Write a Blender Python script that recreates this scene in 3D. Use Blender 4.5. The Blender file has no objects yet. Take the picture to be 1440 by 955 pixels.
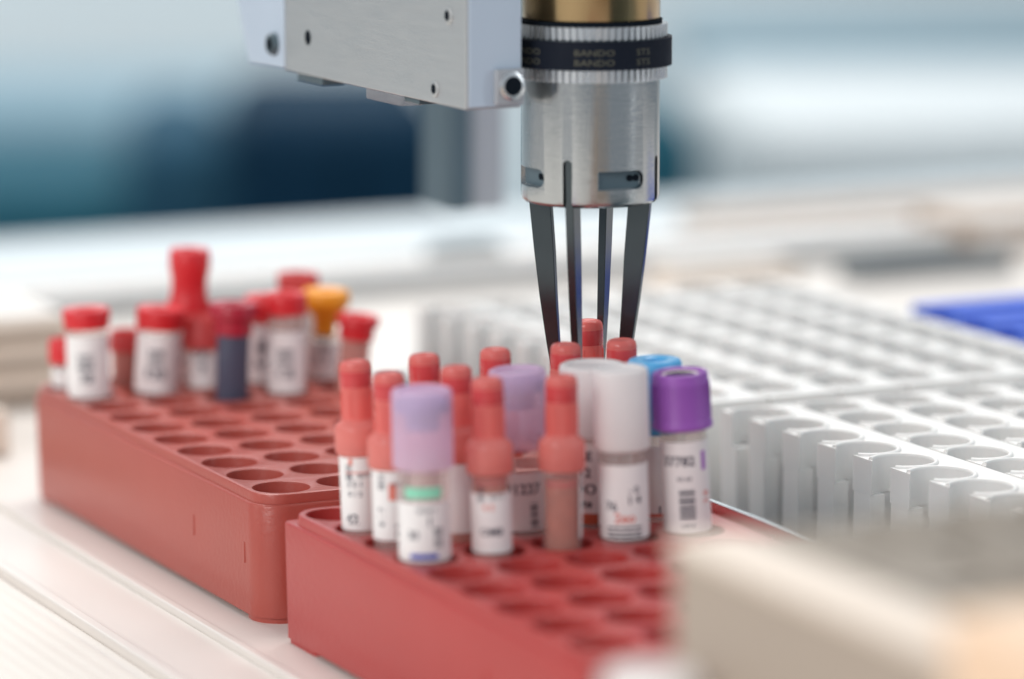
import bpy, bmesh, math, random
from mathutils import Vector, Matrix
random.seed(7)
R = math.radians
S = 0.001                       # everything below is written in millimetres
scene = bpy.context.scene
COL = scene.collection

# ------------------------------------------------------------------ camera
PITCH, YAW = R(9.58), R(26.07)
FW = Vector((math.sin(YAW)*math.cos(PITCH), math.cos(YAW)*math.cos(PITCH), -math.sin(PITCH)))
RT = Vector((math.cos(YAW), -math.sin(YAW), 0)); UP = RT.cross(FW)
CAM = Vector((-348.8, -842.3, 223.0))
cd = bpy.data.cameras.new('camera'); cam = bpy.data.objects.new('camera', cd); COL.objects.link(cam)
m = Matrix((RT, UP, -FW)).transposed().to_4x4(); m.translation = CAM*S
cam.matrix_world = m
cd.sensor_width = 36; cd.lens = 130; cd.clip_start = 0.02; cd.clip_end = 60
cd.dof.use_dof = True; cd.dof.focus_distance = 0.926; cd.dof.aperture_fstop = 5.2
scene.camera = cam

# ------------------------------------------------------------------ world and lamps
w = bpy.data.worlds.new('World'); scene.world = w; w.use_nodes = True
bg = w.node_tree.nodes['Background']; bg.inputs[0].default_value = (0.82, 0.91, 1.0, 1); bg.inputs[1].default_value = 0.43

def area(name, loc, target, sx, sy, power, color):
    l = bpy.data.lights.new(name, 'AREA'); l.shape = 'RECTANGLE'; l.size = sx; l.size_y = sy
    l.energy = power; l.color = color
    o = bpy.data.objects.new(name, l); COL.objects.link(o); o.location = loc
    o.rotation_euler = (Vector(target)-Vector(loc)).to_track_quat('-Z', 'Y').to_euler()
    return o
area('ceiling_lamp', (0.40, 0.85, 1.55), (0.05, -0.10, 0), 1.4, 0.7, 31, (1.0, 0.965, 0.93))
area('window_lamp', (-1.7, 0.5, 0.9), (0, 0, 0.05), 0.9, 1.3, 6, (1.0, 0.93, 0.87))
area('front_fill', (-1.40, -0.80, 0.85), (0.05, -0.05, 0.05), 0.9, 0.6, 14.5, (1.0, 0.96, 0.93))  # added fill from the front left, brightens tube faces and labels
area('strip_highlight', (1.15, -1.0, 0.75), (0.07, -0.03, 0.11), 0.10, 1.2, 3.2, (0.92, 0.97, 1.0))  # added narrow light, gives the metal barrel its bright bands
area('wall_fill', (1.2, 2.6, 2.3), (1.4, 4.6, -0.2), 2.5, 1.5, 85, (0.93, 0.97, 1.0))  # added unseen light, aimed at the back wall to brighten it

scene.view_settings.view_transform = 'Standard'; scene.view_settings.look = 'None'
scene.view_settings.exposure = 0.0; scene.view_settings.gamma = 1.0
scene.render.engine = 'CYCLES'
scene.cycles.max_bounces = 10; scene.cycles.transparent_max_bounces = 16

# ------------------------------------------------------------------ materials
def srgb(r, g, b):
    f = lambda c: (c/255/12.92) if c/255 <= .04045 else ((c/255+.055)/1.055)**2.4
    return (f(r), f(g), f(b))
def mat(name, col, rough=.5, metal=0., var=.06, nscale=60., bump=0., bscale=400., coat=0., sss=0., stretch=None, alpha_t=0., trans=0., ior=1.45):
    m = bpy.data.materials.new(name); m.use_nodes = True; nt = m.node_tree; b = nt.nodes['Principled BSDF']
    tc = nt.nodes.new('ShaderNodeTexCoord'); mp = nt.nodes.new('ShaderNodeMapping')
    nt.links.new(tc.outputs['Object'], mp.inputs[0])
    if stretch: mp.inputs['Scale'].default_value = stretch
    n = nt.nodes.new('ShaderNodeTexNoise'); n.inputs['Scale'].default_value = nscale; n.inputs['Detail'].default_value = 4
    nt.links.new(mp.outputs[0], n.inputs['Vector'])
    cr = nt.nodes.new('ShaderNodeMixRGB'); cr.inputs[1].default_value = (*[c*(1-var) for c in col], 1)
    cr.inputs[2].default_value = (*[min(1, c*(1+var)) for c in col], 1)
    nt.links.new(n.outputs['Fac'], cr.inputs[0]); nt.links.new(cr.outputs[0], b.inputs['Base Color'])
    rr = nt.nodes.new('ShaderNodeMapRange'); rr.inputs['To Min'].default_value = rough*.75; rr.inputs['To Max'].default_value = min(1, rough*1.3)
    n3 = nt.nodes.new('ShaderNodeTexNoise'); n3.inputs['Scale'].default_value = nscale*1.7; n3.inputs['Detail'].default_value = 6
    nt.links.new(mp.outputs[0], n3.inputs['Vector']); nt.links.new(n3.outputs['Fac'], rr.inputs['Value']); nt.links.new(rr.outputs[0], b.inputs['Roughness'])
    b.inputs['Metallic'].default_value = metal
    b.inputs['Coat Weight'].default_value = coat; b.inputs['IOR'].default_value = ior
    b.inputs['Transmission Weight'].default_value = trans
    if sss:
        b.inputs['Subsurface Weight'].default_value = sss; b.inputs['Subsurface Scale'].default_value = .003
        b.inputs['Subsurface Radius'].default_value = (1, .5, .4)
    if bump:
        n2 = nt.nodes.new('ShaderNodeTexNoise'); n2.inputs['Scale'].default_value = bscale; n2.inputs['Detail'].default_value = 3
        nt.links.new(mp.outputs[0], n2.inputs['Vector'])
        bp = nt.nodes.new('ShaderNodeBump'); bp.inputs['Strength'].default_value = bump; bp.inputs['Distance'].default_value = .0004
        nt.links.new(n2.outputs['Fac'], bp.inputs['Height']); nt.links.new(bp.outputs[0], b.inputs['Normal'])
    if alpha_t:                                             # see-through plastic: part of the light passes straight
        tr = nt.nodes.new('ShaderNodeBsdfTransparent'); tr.inputs[0].default_value = (*[min(1, .35+c*.65) for c in col], 1)
        tl = nt.nodes.new('ShaderNodeBsdfTranslucent'); nt.links.new(cr.outputs[0], tl.inputs[0])
        m1 = nt.nodes.new('ShaderNodeMixShader'); m1.inputs[0].default_value = .35
        nt.links.new(b.outputs[0], m1.inputs[1]); nt.links.new(tl.outputs[0], m1.inputs[2])
        m2 = nt.nodes.new('ShaderNodeMixShader'); m2.inputs[0].default_value = alpha_t
        nt.links.new(m1.outputs[0], m2.inputs[1]); nt.links.new(tr.outputs[0], m2.inputs[2])
        nt.links.new(m2.outputs[0], nt.nodes['Material Output'].inputs[0])
    return m

M = {}
M['rack'] = mat('terracotta_plastic', (0.42, 0.086, 0.066), .30, var=.15, nscale=14, bump=.25, bscale=700, sss=.02)
M['rack2'] = mat('red_plastic', (0.44, 0.048, 0.044), .30, var=.15, nscale=14, bump=.25, bscale=700, sss=.02)
M['white'] = mat('white_plastic', (0.82, 0.81, 0.79), .42, var=.03, nscale=30, bump=.1, sss=.05)
M['white_shaded'] = mat('shaded_white_plastic', (0.28, 0.32, 0.37), .5, var=.05, nscale=30)  # white plastic darkened to carry the shade inside the carrier gaps
M['blue'] = mat('cobalt_plastic', (0.05, 0.14, 0.70), .4, var=.12, nscale=20)
M['blue_dark'] = mat('dark_cobalt_plastic', (0.02, 0.05, 0.33), .5)
M['deck'] = mat('white_laminate', (0.77, 0.725, 0.68), .32, var=.04, nscale=8, bump=.06, bscale=120)
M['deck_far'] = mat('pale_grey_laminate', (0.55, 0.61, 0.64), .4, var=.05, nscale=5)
M['tray'] = mat('dark_tray_metal', (0.10, 0.14, 0.16), .4, metal=.4, var=.15)
M['steel'] = mat('bright_steel', (0.80, 0.81, 0.82), .25, metal=1., var=.08)
M['alu'] = mat('anodised_aluminium', (0.53, 0.545, 0.55), .45, metal=.75, var=.05, nscale=40, bump=.12, bscale=300, stretch=(1, 1, 12))
M['alu_blue'] = mat('pale_painted_aluminium', (0.55, 0.64, 0.75), .5, metal=.3, var=.04, nscale=40)
M['turned'] = mat('turned_aluminium', (0.43, 0.45, 0.46), .15, metal=1., var=.06, nscale=50, bump=.10, bscale=260, stretch=(1, 1, 25))
M['brass'] = mat('brass', (0.33, 0.24, 0.13), .20, metal=1., var=.08)
M['finger'] = mat('dark_finger_steel', (0.065, 0.080, 0.088), .20, metal=.85, var=.10)
M['dark'] = mat('black_recess', (0.008, 0.012, 0.018), .7, ior=1.12)
M['belt'] = mat('navy_rubber_belt', (0.004, 0.008, 0.018), .65, var=.15, ior=1.3, bump=.2)
M['belt_print'] = mat('olive_belt_print', (0.11, 0.11, 0.08), .6)
M['label'] = mat('paper_label', (0.88, 0.865, 0.86), .55, var=.025, nscale=90)
M['ink'] = mat('label_ink', (0.03, 0.035, 0.07), .6)
M['ink_blue'] = mat('blue_ink', (0.03, 0.06, 0.45), .6)
M['ink_red'] = mat('red_ink', (0.75, 0.22, 0.17), .6)
M['ink_green'] = mat('mint_print', (0.28, 0.72, 0.52), .6)
M['ink_lilac'] = mat('violet_print', (0.42, 0.16, 0.60), .6)
M['clear'] = mat('clear_tube_plastic', (0.94, 0.90, 0.88), .06, alpha_t=.84)
M['clear_pink'] = mat('pinkish_tube_plastic', (0.92, 0.62, 0.56), .12, alpha_t=.5)
M['clear_navy'] = mat('smoky_navy_tube', (0.16, 0.18, 0.27), .2, alpha_t=.2)
M['salmon'] = mat('salmon_cap_plastic', (0.95, 0.27, 0.24), .15, var=.05, alpha_t=.16)
M['salmon_band'] = mat('deep_salmon_band', (0.60, 0.065, 0.07), .26, var=.08)
M['salmon_low'] = mat('salmon_shoulder_plastic', (0.95, 0.35, 0.31), .18, var=.05, alpha_t=.18)
M['salmon_core'] = mat('red_stopper_rubber', (0.55, 0.035, 0.045), .4)
M['lilac'] = mat('lilac_cap_plastic', (0.90, 0.72, 0.90), .35, alpha_t=.36)
M['navy_core'] = mat('grey_blue_stopper', (0.16, 0.18, 0.42), .5)
M['frost'] = mat('frosted_cap_plastic', (0.96, 0.93, 0.925), .38, alpha_t=.04)
M['purple'] = mat('purple_cap_plastic', (0.32, 0.10, 0.47), .38, var=.07, bump=.15)
M['cream'] = mat('cream_stopper_rubber', (0.72, 0.66, 0.60), .5)
M['skyblue'] = mat('sky_blue_cap_plastic', (0.10, 0.42, 0.76), .35, var=.05)
M['red'] = mat('red_cap_plastic', (0.68, 0.022, 0.03), .35, var=.08)
M['pinkred'] = mat('pink_red_cap_plastic', (0.75, 0.12, 0.12), .35, alpha_t=.15)
M['dkred'] = mat('dark_red_cap_plastic', (0.42, 0.012, 0.035), .35)
M['orange'] = mat('orange_cap_plastic', (0.90, 0.36, 0.02), .35)
M['blood'] = mat('blood_red_fluid', (0.80, 0.20, 0.11), .25, var=.45, nscale=190, alpha_t=.12)
M['residue'] = mat('dark_red_residue', (0.55, 0.03, 0.02), .3, var=.3)
M['beige'] = mat('beige_box_plastic', (0.40, 0.33, 0.27), .5, var=.05, nscale=12, bump=.1)
M['cream_rim'] = mat('cream_rim_plastic', (0.76, 0.66, 0.565), .5, var=.03)
M['foam'] = mat('grey_brown_foam', (0.29, 0.255, 0.215), .8, var=.25, nscale=40, bump=.5)
M['peach'] = mat('peach_board', (0.85, 0.62, 0.44), .5, var=.05)
M['wall'] = mat('pale_wall_paint', (0.80, 0.83, 0.82), .7, var=.10, nscale=.8)
M['navy'] = mat('dark_navy_enamel', (0.004, 0.030, 0.062), .6, var=.2, nscale=2, ior=1.2)
M['teal'] = mat('teal_enamel', (0.022, 0.105, 0.145), .6, var=.15, nscale=2, ior=1.2)
M['bluegrey'] = mat('blue_grey_enamel', (0.23, 0.35, 0.41), .5, var=.12, nscale=2)
M['slateblue'] = mat('slate_blue_enamel', (0.025, 0.085, 0.135), .6, var=.15, nscale=2, ior=1.2)
M['palecab'] = mat('white_cabinet_enamel', (0.78, 0.80, 0.79), .5, var=.05, nscale=2)
M['floor'] = mat('grey_vinyl_floor', (0.20, 0.32, 0.38), .5, var=.12, nscale=3)
M['post'] = mat('grey_post_paint', (0.10, 0.15, 0.18), .4, metal=.3)
M['post_light'] = mat('light_post_paint', (0.42, 0.44, 0.47), .4, metal=.3)
M['tan'] = mat('tan_enamel', (0.40, 0.31, 0.245), .5, var=.08)
M['slate'] = mat('slate_enamel', (0.20, 0.22, 0.23), .5, var=.1)

# ribbed paper-like laminate at the left of the deck: fine relief only
def ribbed():
    m = mat('ribbed_white_laminate', (0.77, 0.73, 0.67), .45, var=.03); nt = m.node_tree
    tc = nt.nodes.new('ShaderNodeTexCoord'); wv = nt.nodes.new('ShaderNodeTexWave'); wv.inputs['Scale'].default_value = 75
    wv.bands_direction = 'X'; nt.links.new(tc.outputs['Object'], wv.inputs['Vector'])
    bp = nt.nodes.new('ShaderNodeBump'); bp.inputs['Strength'].default_value = .18; bp.inputs['Distance'].default_value = .0005
    nt.links.new(wv.outputs['Fac'], bp.inputs['Height']); nt.links.new(bp.outputs[0], nt.nodes['Principled BSDF'].inputs['Normal'])
    return m
M['ribbed'] = ribbed()

# ------------------------------------------------------------------ mesh helpers
class MB:
    def __init__(s): s.v = []; s.f = []
    def add(s, vs, fs):
        o = len(s.v); s.v += [tuple(v) for v in vs]; s.f += [tuple(i+o for i in f) for f in fs]
    def box(s, x0, x1, y0, y1, z0, z1):
        s.add([(x0,y0,z0),(x1,y0,z0),(x1,y1,z0),(x0,y1,z0),(x0,y0,z1),(x1,y0,z1),(x1,y1,z1),(x0,y1,z1)],
              [(0,3,2,1),(4,5,6,7),(0,1,5,4),(1,2,6,5),(2,3,7,6),(3,0,4,7)])
    def lathe(s, prof, n=40, c=(0,0), a0=0., a1=2*math.pi):
        full = abs(a1-a0-2*math.pi) < 1e-6; k = n if full else n+1
        vs = []; fs = []
        for r, z in prof:
            for i in range(k):
                a = a0+(a1-a0)*i/n; vs.append((c[0]+r*math.cos(a), c[1]+r*math.sin(a), z))
        for j in range(len(prof)-1):
            for i in range(n):
                i2 = (i+1) % k
                fs.append((j*k+i, j*k+i2, (j+1)*k+i2, (j+1)*k+i))
        s.add(vs, fs)
    def prism(s, pts, z0, z1, inset=None):
        n = len(pts); s.add([(x,y,z0) for x,y in pts]+[(x,y,z1) for x,y in pts],
            [tuple(range(n-1,-1,-1)), tuple(range(n,2*n))]+[(i,(i+1)%n,n+(i+1)%n,n+i) for i in range(n)])
    def mesh(s, name, smooth=None):
        me = bpy.data.meshes.new(name); me.from_pydata([(x*S,y*S,z*S) for x,y,z in s.v], [], s.f); me.update()
        bm = bmesh.new(); bm.from_mesh(me); bmesh.ops.remove_doubles(bm, verts=bm.verts, dist=1e-7)
        bmesh.ops.recalc_face_normals(bm, faces=bm.faces); bm.to_mesh(me); bm.free()
        if smooth:
            me.shade_smooth(); me.set_sharp_from_angle(angle=R(smooth))
        return me
    def build(s, name, m, parent=None, smooth=None, bevel=0):
        return link(name, s.mesh(name, smooth), m, parent, bevel)
def link(name, me, m, parent=None, bevel=0):
    if m is not None and not me.materials: me.materials.append(m)
    o = bpy.data.objects.new(name, me); COL.objects.link(o)
    if parent: o.parent = parent
    if bevel:
        b = o.modifiers.new('bevel', 'BEVEL'); b.width = bevel*S; b.segments = 3; b.limit_method = 'ANGLE'; b.angle_limit = R(40)
        o.data.shade_smooth(); o.data.set_sharp_from_angle(angle=R(50))
    return o
def thing(name, label, cat, loc=(0,0,0), group=None):
    o = bpy.data.objects.new(name, None); COL.objects.link(o); o.empty_display_size = .01
    o.location = Vector(loc)*S; o['label'] = label; o['category'] = cat
    if group: o['group'] = group
    return o
def tag(o, label, cat, group=None):
    o['label'] = label; o['category'] = cat
    if group: o['group'] = group
    return o
def struct(o): o['kind'] = 'structure'; return o
def inst(name, me, parent, loc=(0,0,0)):
    o = bpy.data.objects.new(name, me); COL.objects.link(o); o.parent = parent; o.location = Vector(loc)*S; return o

def rrect(x0, x1, y0, y1, r, n=8):
    p = []
    for cx, cy, a in ((x1-r,y0+r,-90),(x1-r,y1-r,0),(x0+r,y1-r,90),(x0+r,y0+r,180)):
        for i in range(n+1):
            t = R(a+90*i/n); p.append((cx+r*math.cos(t), cy+r*math.sin(t)))
    return p
def fill_with_holes(outer, holes, z):
    """flat sheet at height z with round holes; returns verts, faces (mm)"""
    bm = bmesh.new(); es = []
    for loop in [outer]+holes:
        vs = [bm.verts.new((x, y, z)) for x, y in loop]
        for i in range(len(vs)): es.append(bm.edges.new((vs[i], vs[(i+1) % len(vs)])))
    bmesh.ops.triangle_fill(bm, use_beauty=True, use_dissolve=False, edges=es)
    bm.verts.index_update()
    v = [tuple(x.co) for x in bm.verts]; f = [tuple(x.index for x in g.verts) for g in bm.faces]; bm.free()
    return v, f

FONT = {}
def text2d(s, size, off=.022):
    """letters as flat outline faces, centred, mm"""
    k = (s, off)
    if k not in FONT:
        cu = bpy.data.curves.new('t', 'FONT'); cu.body = s; cu.size = 1; cu.align_x = 'CENTER'; cu.align_y = 'CENTER'; cu.resolution_u = 2; cu.offset = off
        o = bpy.data.objects.new('t', cu); COL.objects.link(o)
        dg = bpy.context.evaluated_depsgraph_get(); me = bpy.data.meshes.new_from_object(o.evaluated_get(dg))
        FONT[k] = ([(v.co.x, v.co.y) for v in me.vertices], [tuple(p.vertices) for p in me.polygons])
        bpy.data.objects.remove(o); bpy.data.curves.remove(cu); bpy.data.meshes.remove(me)
    v, f = FONT[k]; return [(x*size, y*size) for x, y in v], f
def wrap(mb, vs, fs, r, a0, z0, c=(0,0)):
    """bend flat print round a cylinder: u along the circumference"""
    mb.add([(c[0]+r*math.cos(a0+x/r), c[1]+r*math.sin(a0+x/r), z0+y) for x, y in vs], fs)
def wrap_rect(mb, u0, u1, z0, z1, r, a0, c=(0,0), n=6):
    vs = []; fs = []
    for i in range(n+1):
        u = u0+(u1-u0)*i/n; vs += [(u, z0), (u, z1)]
    for i in range(n): fs.append((2*i, 2*i+2, 2*i+3, 2*i+1))
    wrap(mb, vs, fs, r, a0, 0, c)

def on_z(px, py, z):
    d = FW+RT*((px-720)/5200)-UP*((py-477.5)/5200); t = (z-CAM.z)/d.z; return CAM+d*t
def at(px, py, depth):
    return CAM+(FW+RT*((px-720)/5200)-UP*((py-477.5)/5200))*depth
def proj(p):
    v = Vector(p)-CAM; d = v.dot(FW); return 720+5200*v.dot(RT)/d, 477.5-5200*v.dot(UP)/d, d
FACE = math.atan2(-FW.y, -FW.x)      # horizontal direction pointing back to the viewer

# ------------------------------------------------------------------ the setting
ZT = -1.0
d = MB(); d.box(-22, 860, -520, 668, ZT-20, ZT); d.box(-24.5, -22, -520, 668, ZT-20, ZT+1.1)
struct(d.build('deck', M['deck'], bevel=.5))
d = MB(); d.box(-46, -24.5, -520, 668, ZT-20, ZT-.9); d.box(-49, -46, -520, 668, ZT-20, ZT+.5); d.box(-55, -49, -520, 668, ZT-20, ZT-2.2)
struct(d.build('deck_step', M['deck'], bevel=.5))
d = MB(); d.box(-700, -55, -520, 668, ZT-20, ZT-.6); struct(d.build('ribbed_deck', M['ribbed']))
d = MB(); d.box(-3000, 9000, -1500, 7000, -930, -900); struct(d.build('floor', M['floor']))
# room wall, square to the bench
d = MB(); d.box(-3000, 9000, 4600, 4700, -900, 2600); struct(d.build('wall', M['wall']))

def block(name, label, cat, px0, px1, py0, py1, depth, thick, m, zbot=None, parts=None, group=None):
    """a box standing at a given distance (its face square to the bench rows), as a thing with a plinth and a door"""
    a = at(px0, py1, depth); b = at(px1, py1, depth)
    x0 = a.x; t = at((px0+px1)/2, py0, depth).z; z0 = at((px0+px1)/2, py1, depth).z if zbot is None else zbot
    y0 = at((px0+px1)/2, py1, depth).y
    wd = (px1-px0)/5200*depth
    cx = at((px0+px1)/2, py1, depth).x
    th = thing(name, label, cat, (cx, y0, z0), group); th.rotation_euler.z = -R(20)
    h = t-z0
    b_ = MB(); b_.box(-wd/2, wd/2, 0, thick, 0, h); b_.build('body', m, th, bevel=40)
    if parts: parts(th, wd, h)
    return th
def door_parts(mm):
    def f(th, wd, h):
        for sx in (-1, 1):
            p = MB(); p.box(sx*wd*.25-wd*.23, sx*wd*.25+wd*.23, -12, -.5, h*.06, h*.94); dr = p.build('door', mm, th)
            q = MB(); q.box(sx*wd*.05-6, sx*wd*.05+6, -26, -12.5, h*.6, h*.78); q.build('handle', M['steel'], dr)
    return f

GB = 'furniture in the blurred room behind the deck'
block('slate_blue_locker', 'mid slate blue locker, out of focus between the teal cupboard and the navy cabinet', 'locker', 175, 330, 185, 0, 3440, 400, M['slateblue'], -900, door_parts(M['slateblue']), GB)
block('lab_bench', 'long pale blue grey cabinet row, out of focus at the far left of the room', 'cabinet', -400, 520, 140, 0, 4300, 400, M['bluegrey'], -900, door_parts(M['bluegrey']), GB)
block('teal_cupboard', 'low teal cupboard, out of focus behind the left end of the white deck', 'cupboard', -400, 420, 262, 0, 3500, 450, M['teal'], -900, door_parts(M['teal']), GB)
block('navy_cabinet', 'dark navy cabinet, out of focus under the aluminium robot head', 'cabinet', 325, 650, 150, 0, 3400, 400, M['navy'], -900, door_parts(M['navy']), GB)
block('white_cabinet', 'broad white cabinet, out of focus at the right of the room', 'cabinet', 1050, 1800, 150, 0, 3900, 500, M['palecab'], -900, door_parts(M['palecab']), GB)
block('teal_pedestal', 'small grey teal pedestal, out of focus just right of the gripper barrel', 'pedestal', 850, 1000, 165, 0, 3500, 350, M['teal'], -900, None, GB)
block('wall_shelf', 'blue grey wall shelf box, out of focus above the white cabinet', 'shelf', 960, 2000, 40, 110, 4700, 200, M['bluegrey'], None, None, GB)

# rails and machine blocks along the back of the deck (they run in X)
def rail(name, label, cat, p0, m, w=14, h=10, x0=-700, x1=1500, shade_mat=None):
    y = p0
    th = thing(name, label, cat, ((x0+x1)/2, y, ZT))
    L = (x1-x0)/2
    b = MB(); b.box(-L, L, -w/2, w/2, 0.3, h); b.build('body', m, th, bevel=1)
    if shade_mat:
        t = MB(); t.box(-L, L, -w/2-3, -w/2-.2, 0.5, h*.45); t.build('shadow_strip', shade_mat, th)  # darker bar in place of the shadow line along the rail foot
    return th
rail('guide_rail', 'nearer polished guide rail running across the back of the white deck', 'rail', 473, M['white'], 12, 10, shade_mat=M['slate'])
rail('gap_strip', 'thin dark strip put in as the shaded gap between the two back rails of the white deck', 'strip', 498, M['slate'], 5, 3)  # dark bar drawn where the gap between the rails lies in shade
rail('cover_rail', 'further white cover strip running across the back of the white deck', 'rail', 528, M['white'], 20, 7, shade_mat=M['white_shaded'])
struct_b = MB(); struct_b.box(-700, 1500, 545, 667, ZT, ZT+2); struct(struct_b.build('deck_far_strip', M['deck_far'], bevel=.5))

def machine(name, label, cat, x0, x1, y0, y1, h, m, m2, slots=0, mx=None):
    th = thing(name, label, cat, ((x0+x1)/2, (y0+y1)/2, ZT))
    a, b_ = (x1-x0)/2, (y1-y0)/2
    b = MB(); b.box(-a, a, -b_, b_, .3, h); b.build('body', m, th, bevel=1.2)
    l = MB(); l.box(-a+3, a-3, -b_+3, b_-3, h+.05, h+2); l.build('lid', m2, th, bevel=.6)
    for i in range(slots):
        s = MB(); z = h*(i+.5)/slots; s.box(-a+4, a-4, -b_-1.5, -b_-.1, z-h/slots*.22, z+h/slots*.22); s.build('slot_bar', mx or m2, th)
    return th
machine('lab_machine', 'beige low machine housing, blurred at the far right behind the blue rack', 'machine', 500, 760, 455, 500, 14, M['tan'], M['deck'], 1)
machine('machine_block', 'dark grey machine block, blurred behind the corner of the white carriers', 'machine', 415, 492, 408, 422, 8, M['slate'], M['slate'])
machine('carrier_stop', 'small beige stop block, blurred behind the far end of the white carriers', 'stop block', 330, 388, 405, 425, 10, M['cream_rim'], M['deck'])
machine('slotted_box', 'white box with dark horizontal slots, blurred behind the left end of the red rack', 'box', -80, 50, 300, 350, 28, M['cream_rim'], M['deck'], 3, M['beige'])
machine('low_box', 'low pale beige box, blurred beside the far left end of the red rack', 'box', -90, 2, 224, 268, 14, M['cream_rim'], M['deck'])
rail('cable_channel', 'tan channel strip crossing behind the white carriers and the blue rack', 'channel', 566, M['tan'], 34, 9, x0=430, x1=1300, shade_mat=M['slate'])
machine('rail_clamp', 'dark clamp block sitting on the back rails behind the tall red tubes', 'clamp', 268, 300, 488, 500, 13, M['slate'], M['slate'])

# ------------------------------------------------------------------ tube racks
PX, PY = 17.5, 17.5
def tube_rack(name, label, loc, m, nrow, rb):
    """origin: table level under the hole centre of row 0 (near row); rows run to +Y"""
    th = thing(name, label, 'tube rack', loc, 'terracotta and red tube racks')
    H = 33.0; r = 7.25
    x0, x1, y0, y1 = -9.9, 4*PX+13.9, -9.9, (nrow-1)*PY+9.9
    b = MB()
    o1 = rrect(x0, x1, y0, y1, rb); o0 = rrect(x0+.4, x1-.4, y0+.3, y1-.3, rb)
    pr_ = 8.0
    rows = [(o0, 1.4), (o1, H-3.1), (rrect(x0+.15, x1-.15, y0+.15, y1-.15, rb), H-2.75), (rrect(x0+.45, x1-.45, y0+.45, y1-.45, rb), H-2.55), (rrect(x0+1.0, x1-1.0, y0+.9, y1-.9, pr_-.4), H-2.5),
            (rrect(x0+1.15, x1-1.15, y0+1.0, y1-1.0, pr_-.5), H-.55), (rrect(x0+1.3, x1-1.3, y0+1.15, y1-1.15, pr_-.6), H-.15), (rrect(x0+1.6, x1-1.6, y0+1.4, y1-1.4, pr_-.8), H)]
    n = len(o1); vs = [(p[0], p[1], z) for lo, z in rows for p in lo]
    fs = [(j*n+i, j*n+(i+1) % n, (j+1)*n+(i+1) % n, (j+1)*n+i) for j in range(len(rows)-1) for i in range(n)]
    b.add(vs, fs); b.add([(p[0], p[1], 1.4) for p in o0], [tuple(range(n))])
    K = 28; holes = []
    cs = [(PX*c, PY*q) for q in range(nrow) for c in range(5)]
    for cx, cy in cs: holes.append([(cx+(r+.35)*math.cos(2*math.pi*i/K), cy+(r+.35)*math.sin(2*math.pi*i/K)) for i in range(K)])
    v, f = fill_with_holes(rows[-1][0], holes, H); b.add(v, f)
    for c in cs: b.lathe([(r+.35, H), (r+.1, H-.12), (r, H-.5), (r-.25, 5), (r-.6, 4.2), (.01, 4.0)], K, c)
    b.build('body', m, th, smooth=35)
    for ya, yb in ((y0+.8, y0+17), (y1-17, y1-.8)):
        q = MB(); q.prism(rrect(x0+1.0, x1-1.0, ya, yb, max(rb-.5, .8)), 0, 1.6); q.build('foot', m, th, smooth=35)
    # small moulding marks on the long side
    for yy, hh in ((y0+11, 5.5), (y0+46, 5.5)):
        q = MB(); q.box(x0-.12, x0+.9, yy-.5, yy+.5, 17-hh/2, 17+hh/2); q.build('moulding_rib', m, th, bevel=.3)
    return th
RX = -1.5
tube_rack('tube_rack', 'terracotta tube rack at the left, its near half of empty holes showing', (RX+.3, 0, ZT), M['rack'], 10, 8.2)
tube_rack('tube_rack', 'front red tube rack full of salmon capped tubes, partly hidden by the beige box', (RX, -35.5-8*PY, ZT), M['rack2'], 9, 1.6)
ZR = ZT+33.0

# ------------------------------------------------------------------ tubes
def label_part(th, r, z0, z1, a0, span, prints, m=None, thick=.12):
    """a paper label bent round the tube; prints: (kind, args)"""
    mb = MB(); n = 20; u = r*span/2
    vs = []; fs = []
    for i in range(n+1):
        a = a0-span/2+span*i/n
        for rr in (r+.02, r+thick):
            for z in (z0, z1): vs.append((rr*math.cos(a), rr*math.sin(a), z))
    for i in range(n):
        k = 4*i; fs += [(k+2, k+6, k+7, k+3), (k, k+1, k+5, k+4), (k+1, k+3, k+7, k+5), (k, k+4, k+6, k+2)]
    fs += [(0, 2, 3, 1), (4*n, 4*n+1, 4*n+3, 4*n+2)]
    mb.add(vs, fs); lb = mb.build('label', m or M['label'], th, smooth=40)
    groups = {}
    prints = list(prints)
    if prints and r < 5.0 and z1-z0 > 12: prints += [('bars', -3.2, -1.6, z0+12.2, z0+16, int(z1*7) % 13, 'ink'), ('t', '0317 2', 1.0, 1.6, z0+13.2, 'ink')]
    for p in prints:
        k = p[-1]; g = groups.setdefault(k, MB()); rr = r+thick+.04
        if p[0] == 't':
            _, s, size, uu, z, _k = p; size *= 1.3; v, f = text2d(s, size); v = [(x+uu, y) for x, y in v]; wrap(g, v, f, rr, a0, z)
        elif p[0] == 'tv':           # text running up the label
            _, s, size, uu, z, _k = p; size *= 1.25; v, f = text2d(s, size); v = [(-y+uu, x) for x, y in v]; wrap(g, v, f, rr, a0, z)
        elif p[0] == 'bars':         # barcode, bars lying across
            _, ua, ub, za, zb, seed, _k = p; rn = random.Random(seed); z = za
            while z < zb:
                h = rn.choice((.22, .22, .42, .62)); wrap_rect(g, ua, ub, z, min(zb, z+h), rr, a0); z += h+rn.choice((.25, .25, .45))
        elif p[0] == 'r':
            _, ua, ub, za, zb, _k = p; wrap_rect(g, ua, ub, za, zb, rr, a0)
    for k, g in groups.items(): g.build('print', M[k], lb)
    return lb

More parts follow.
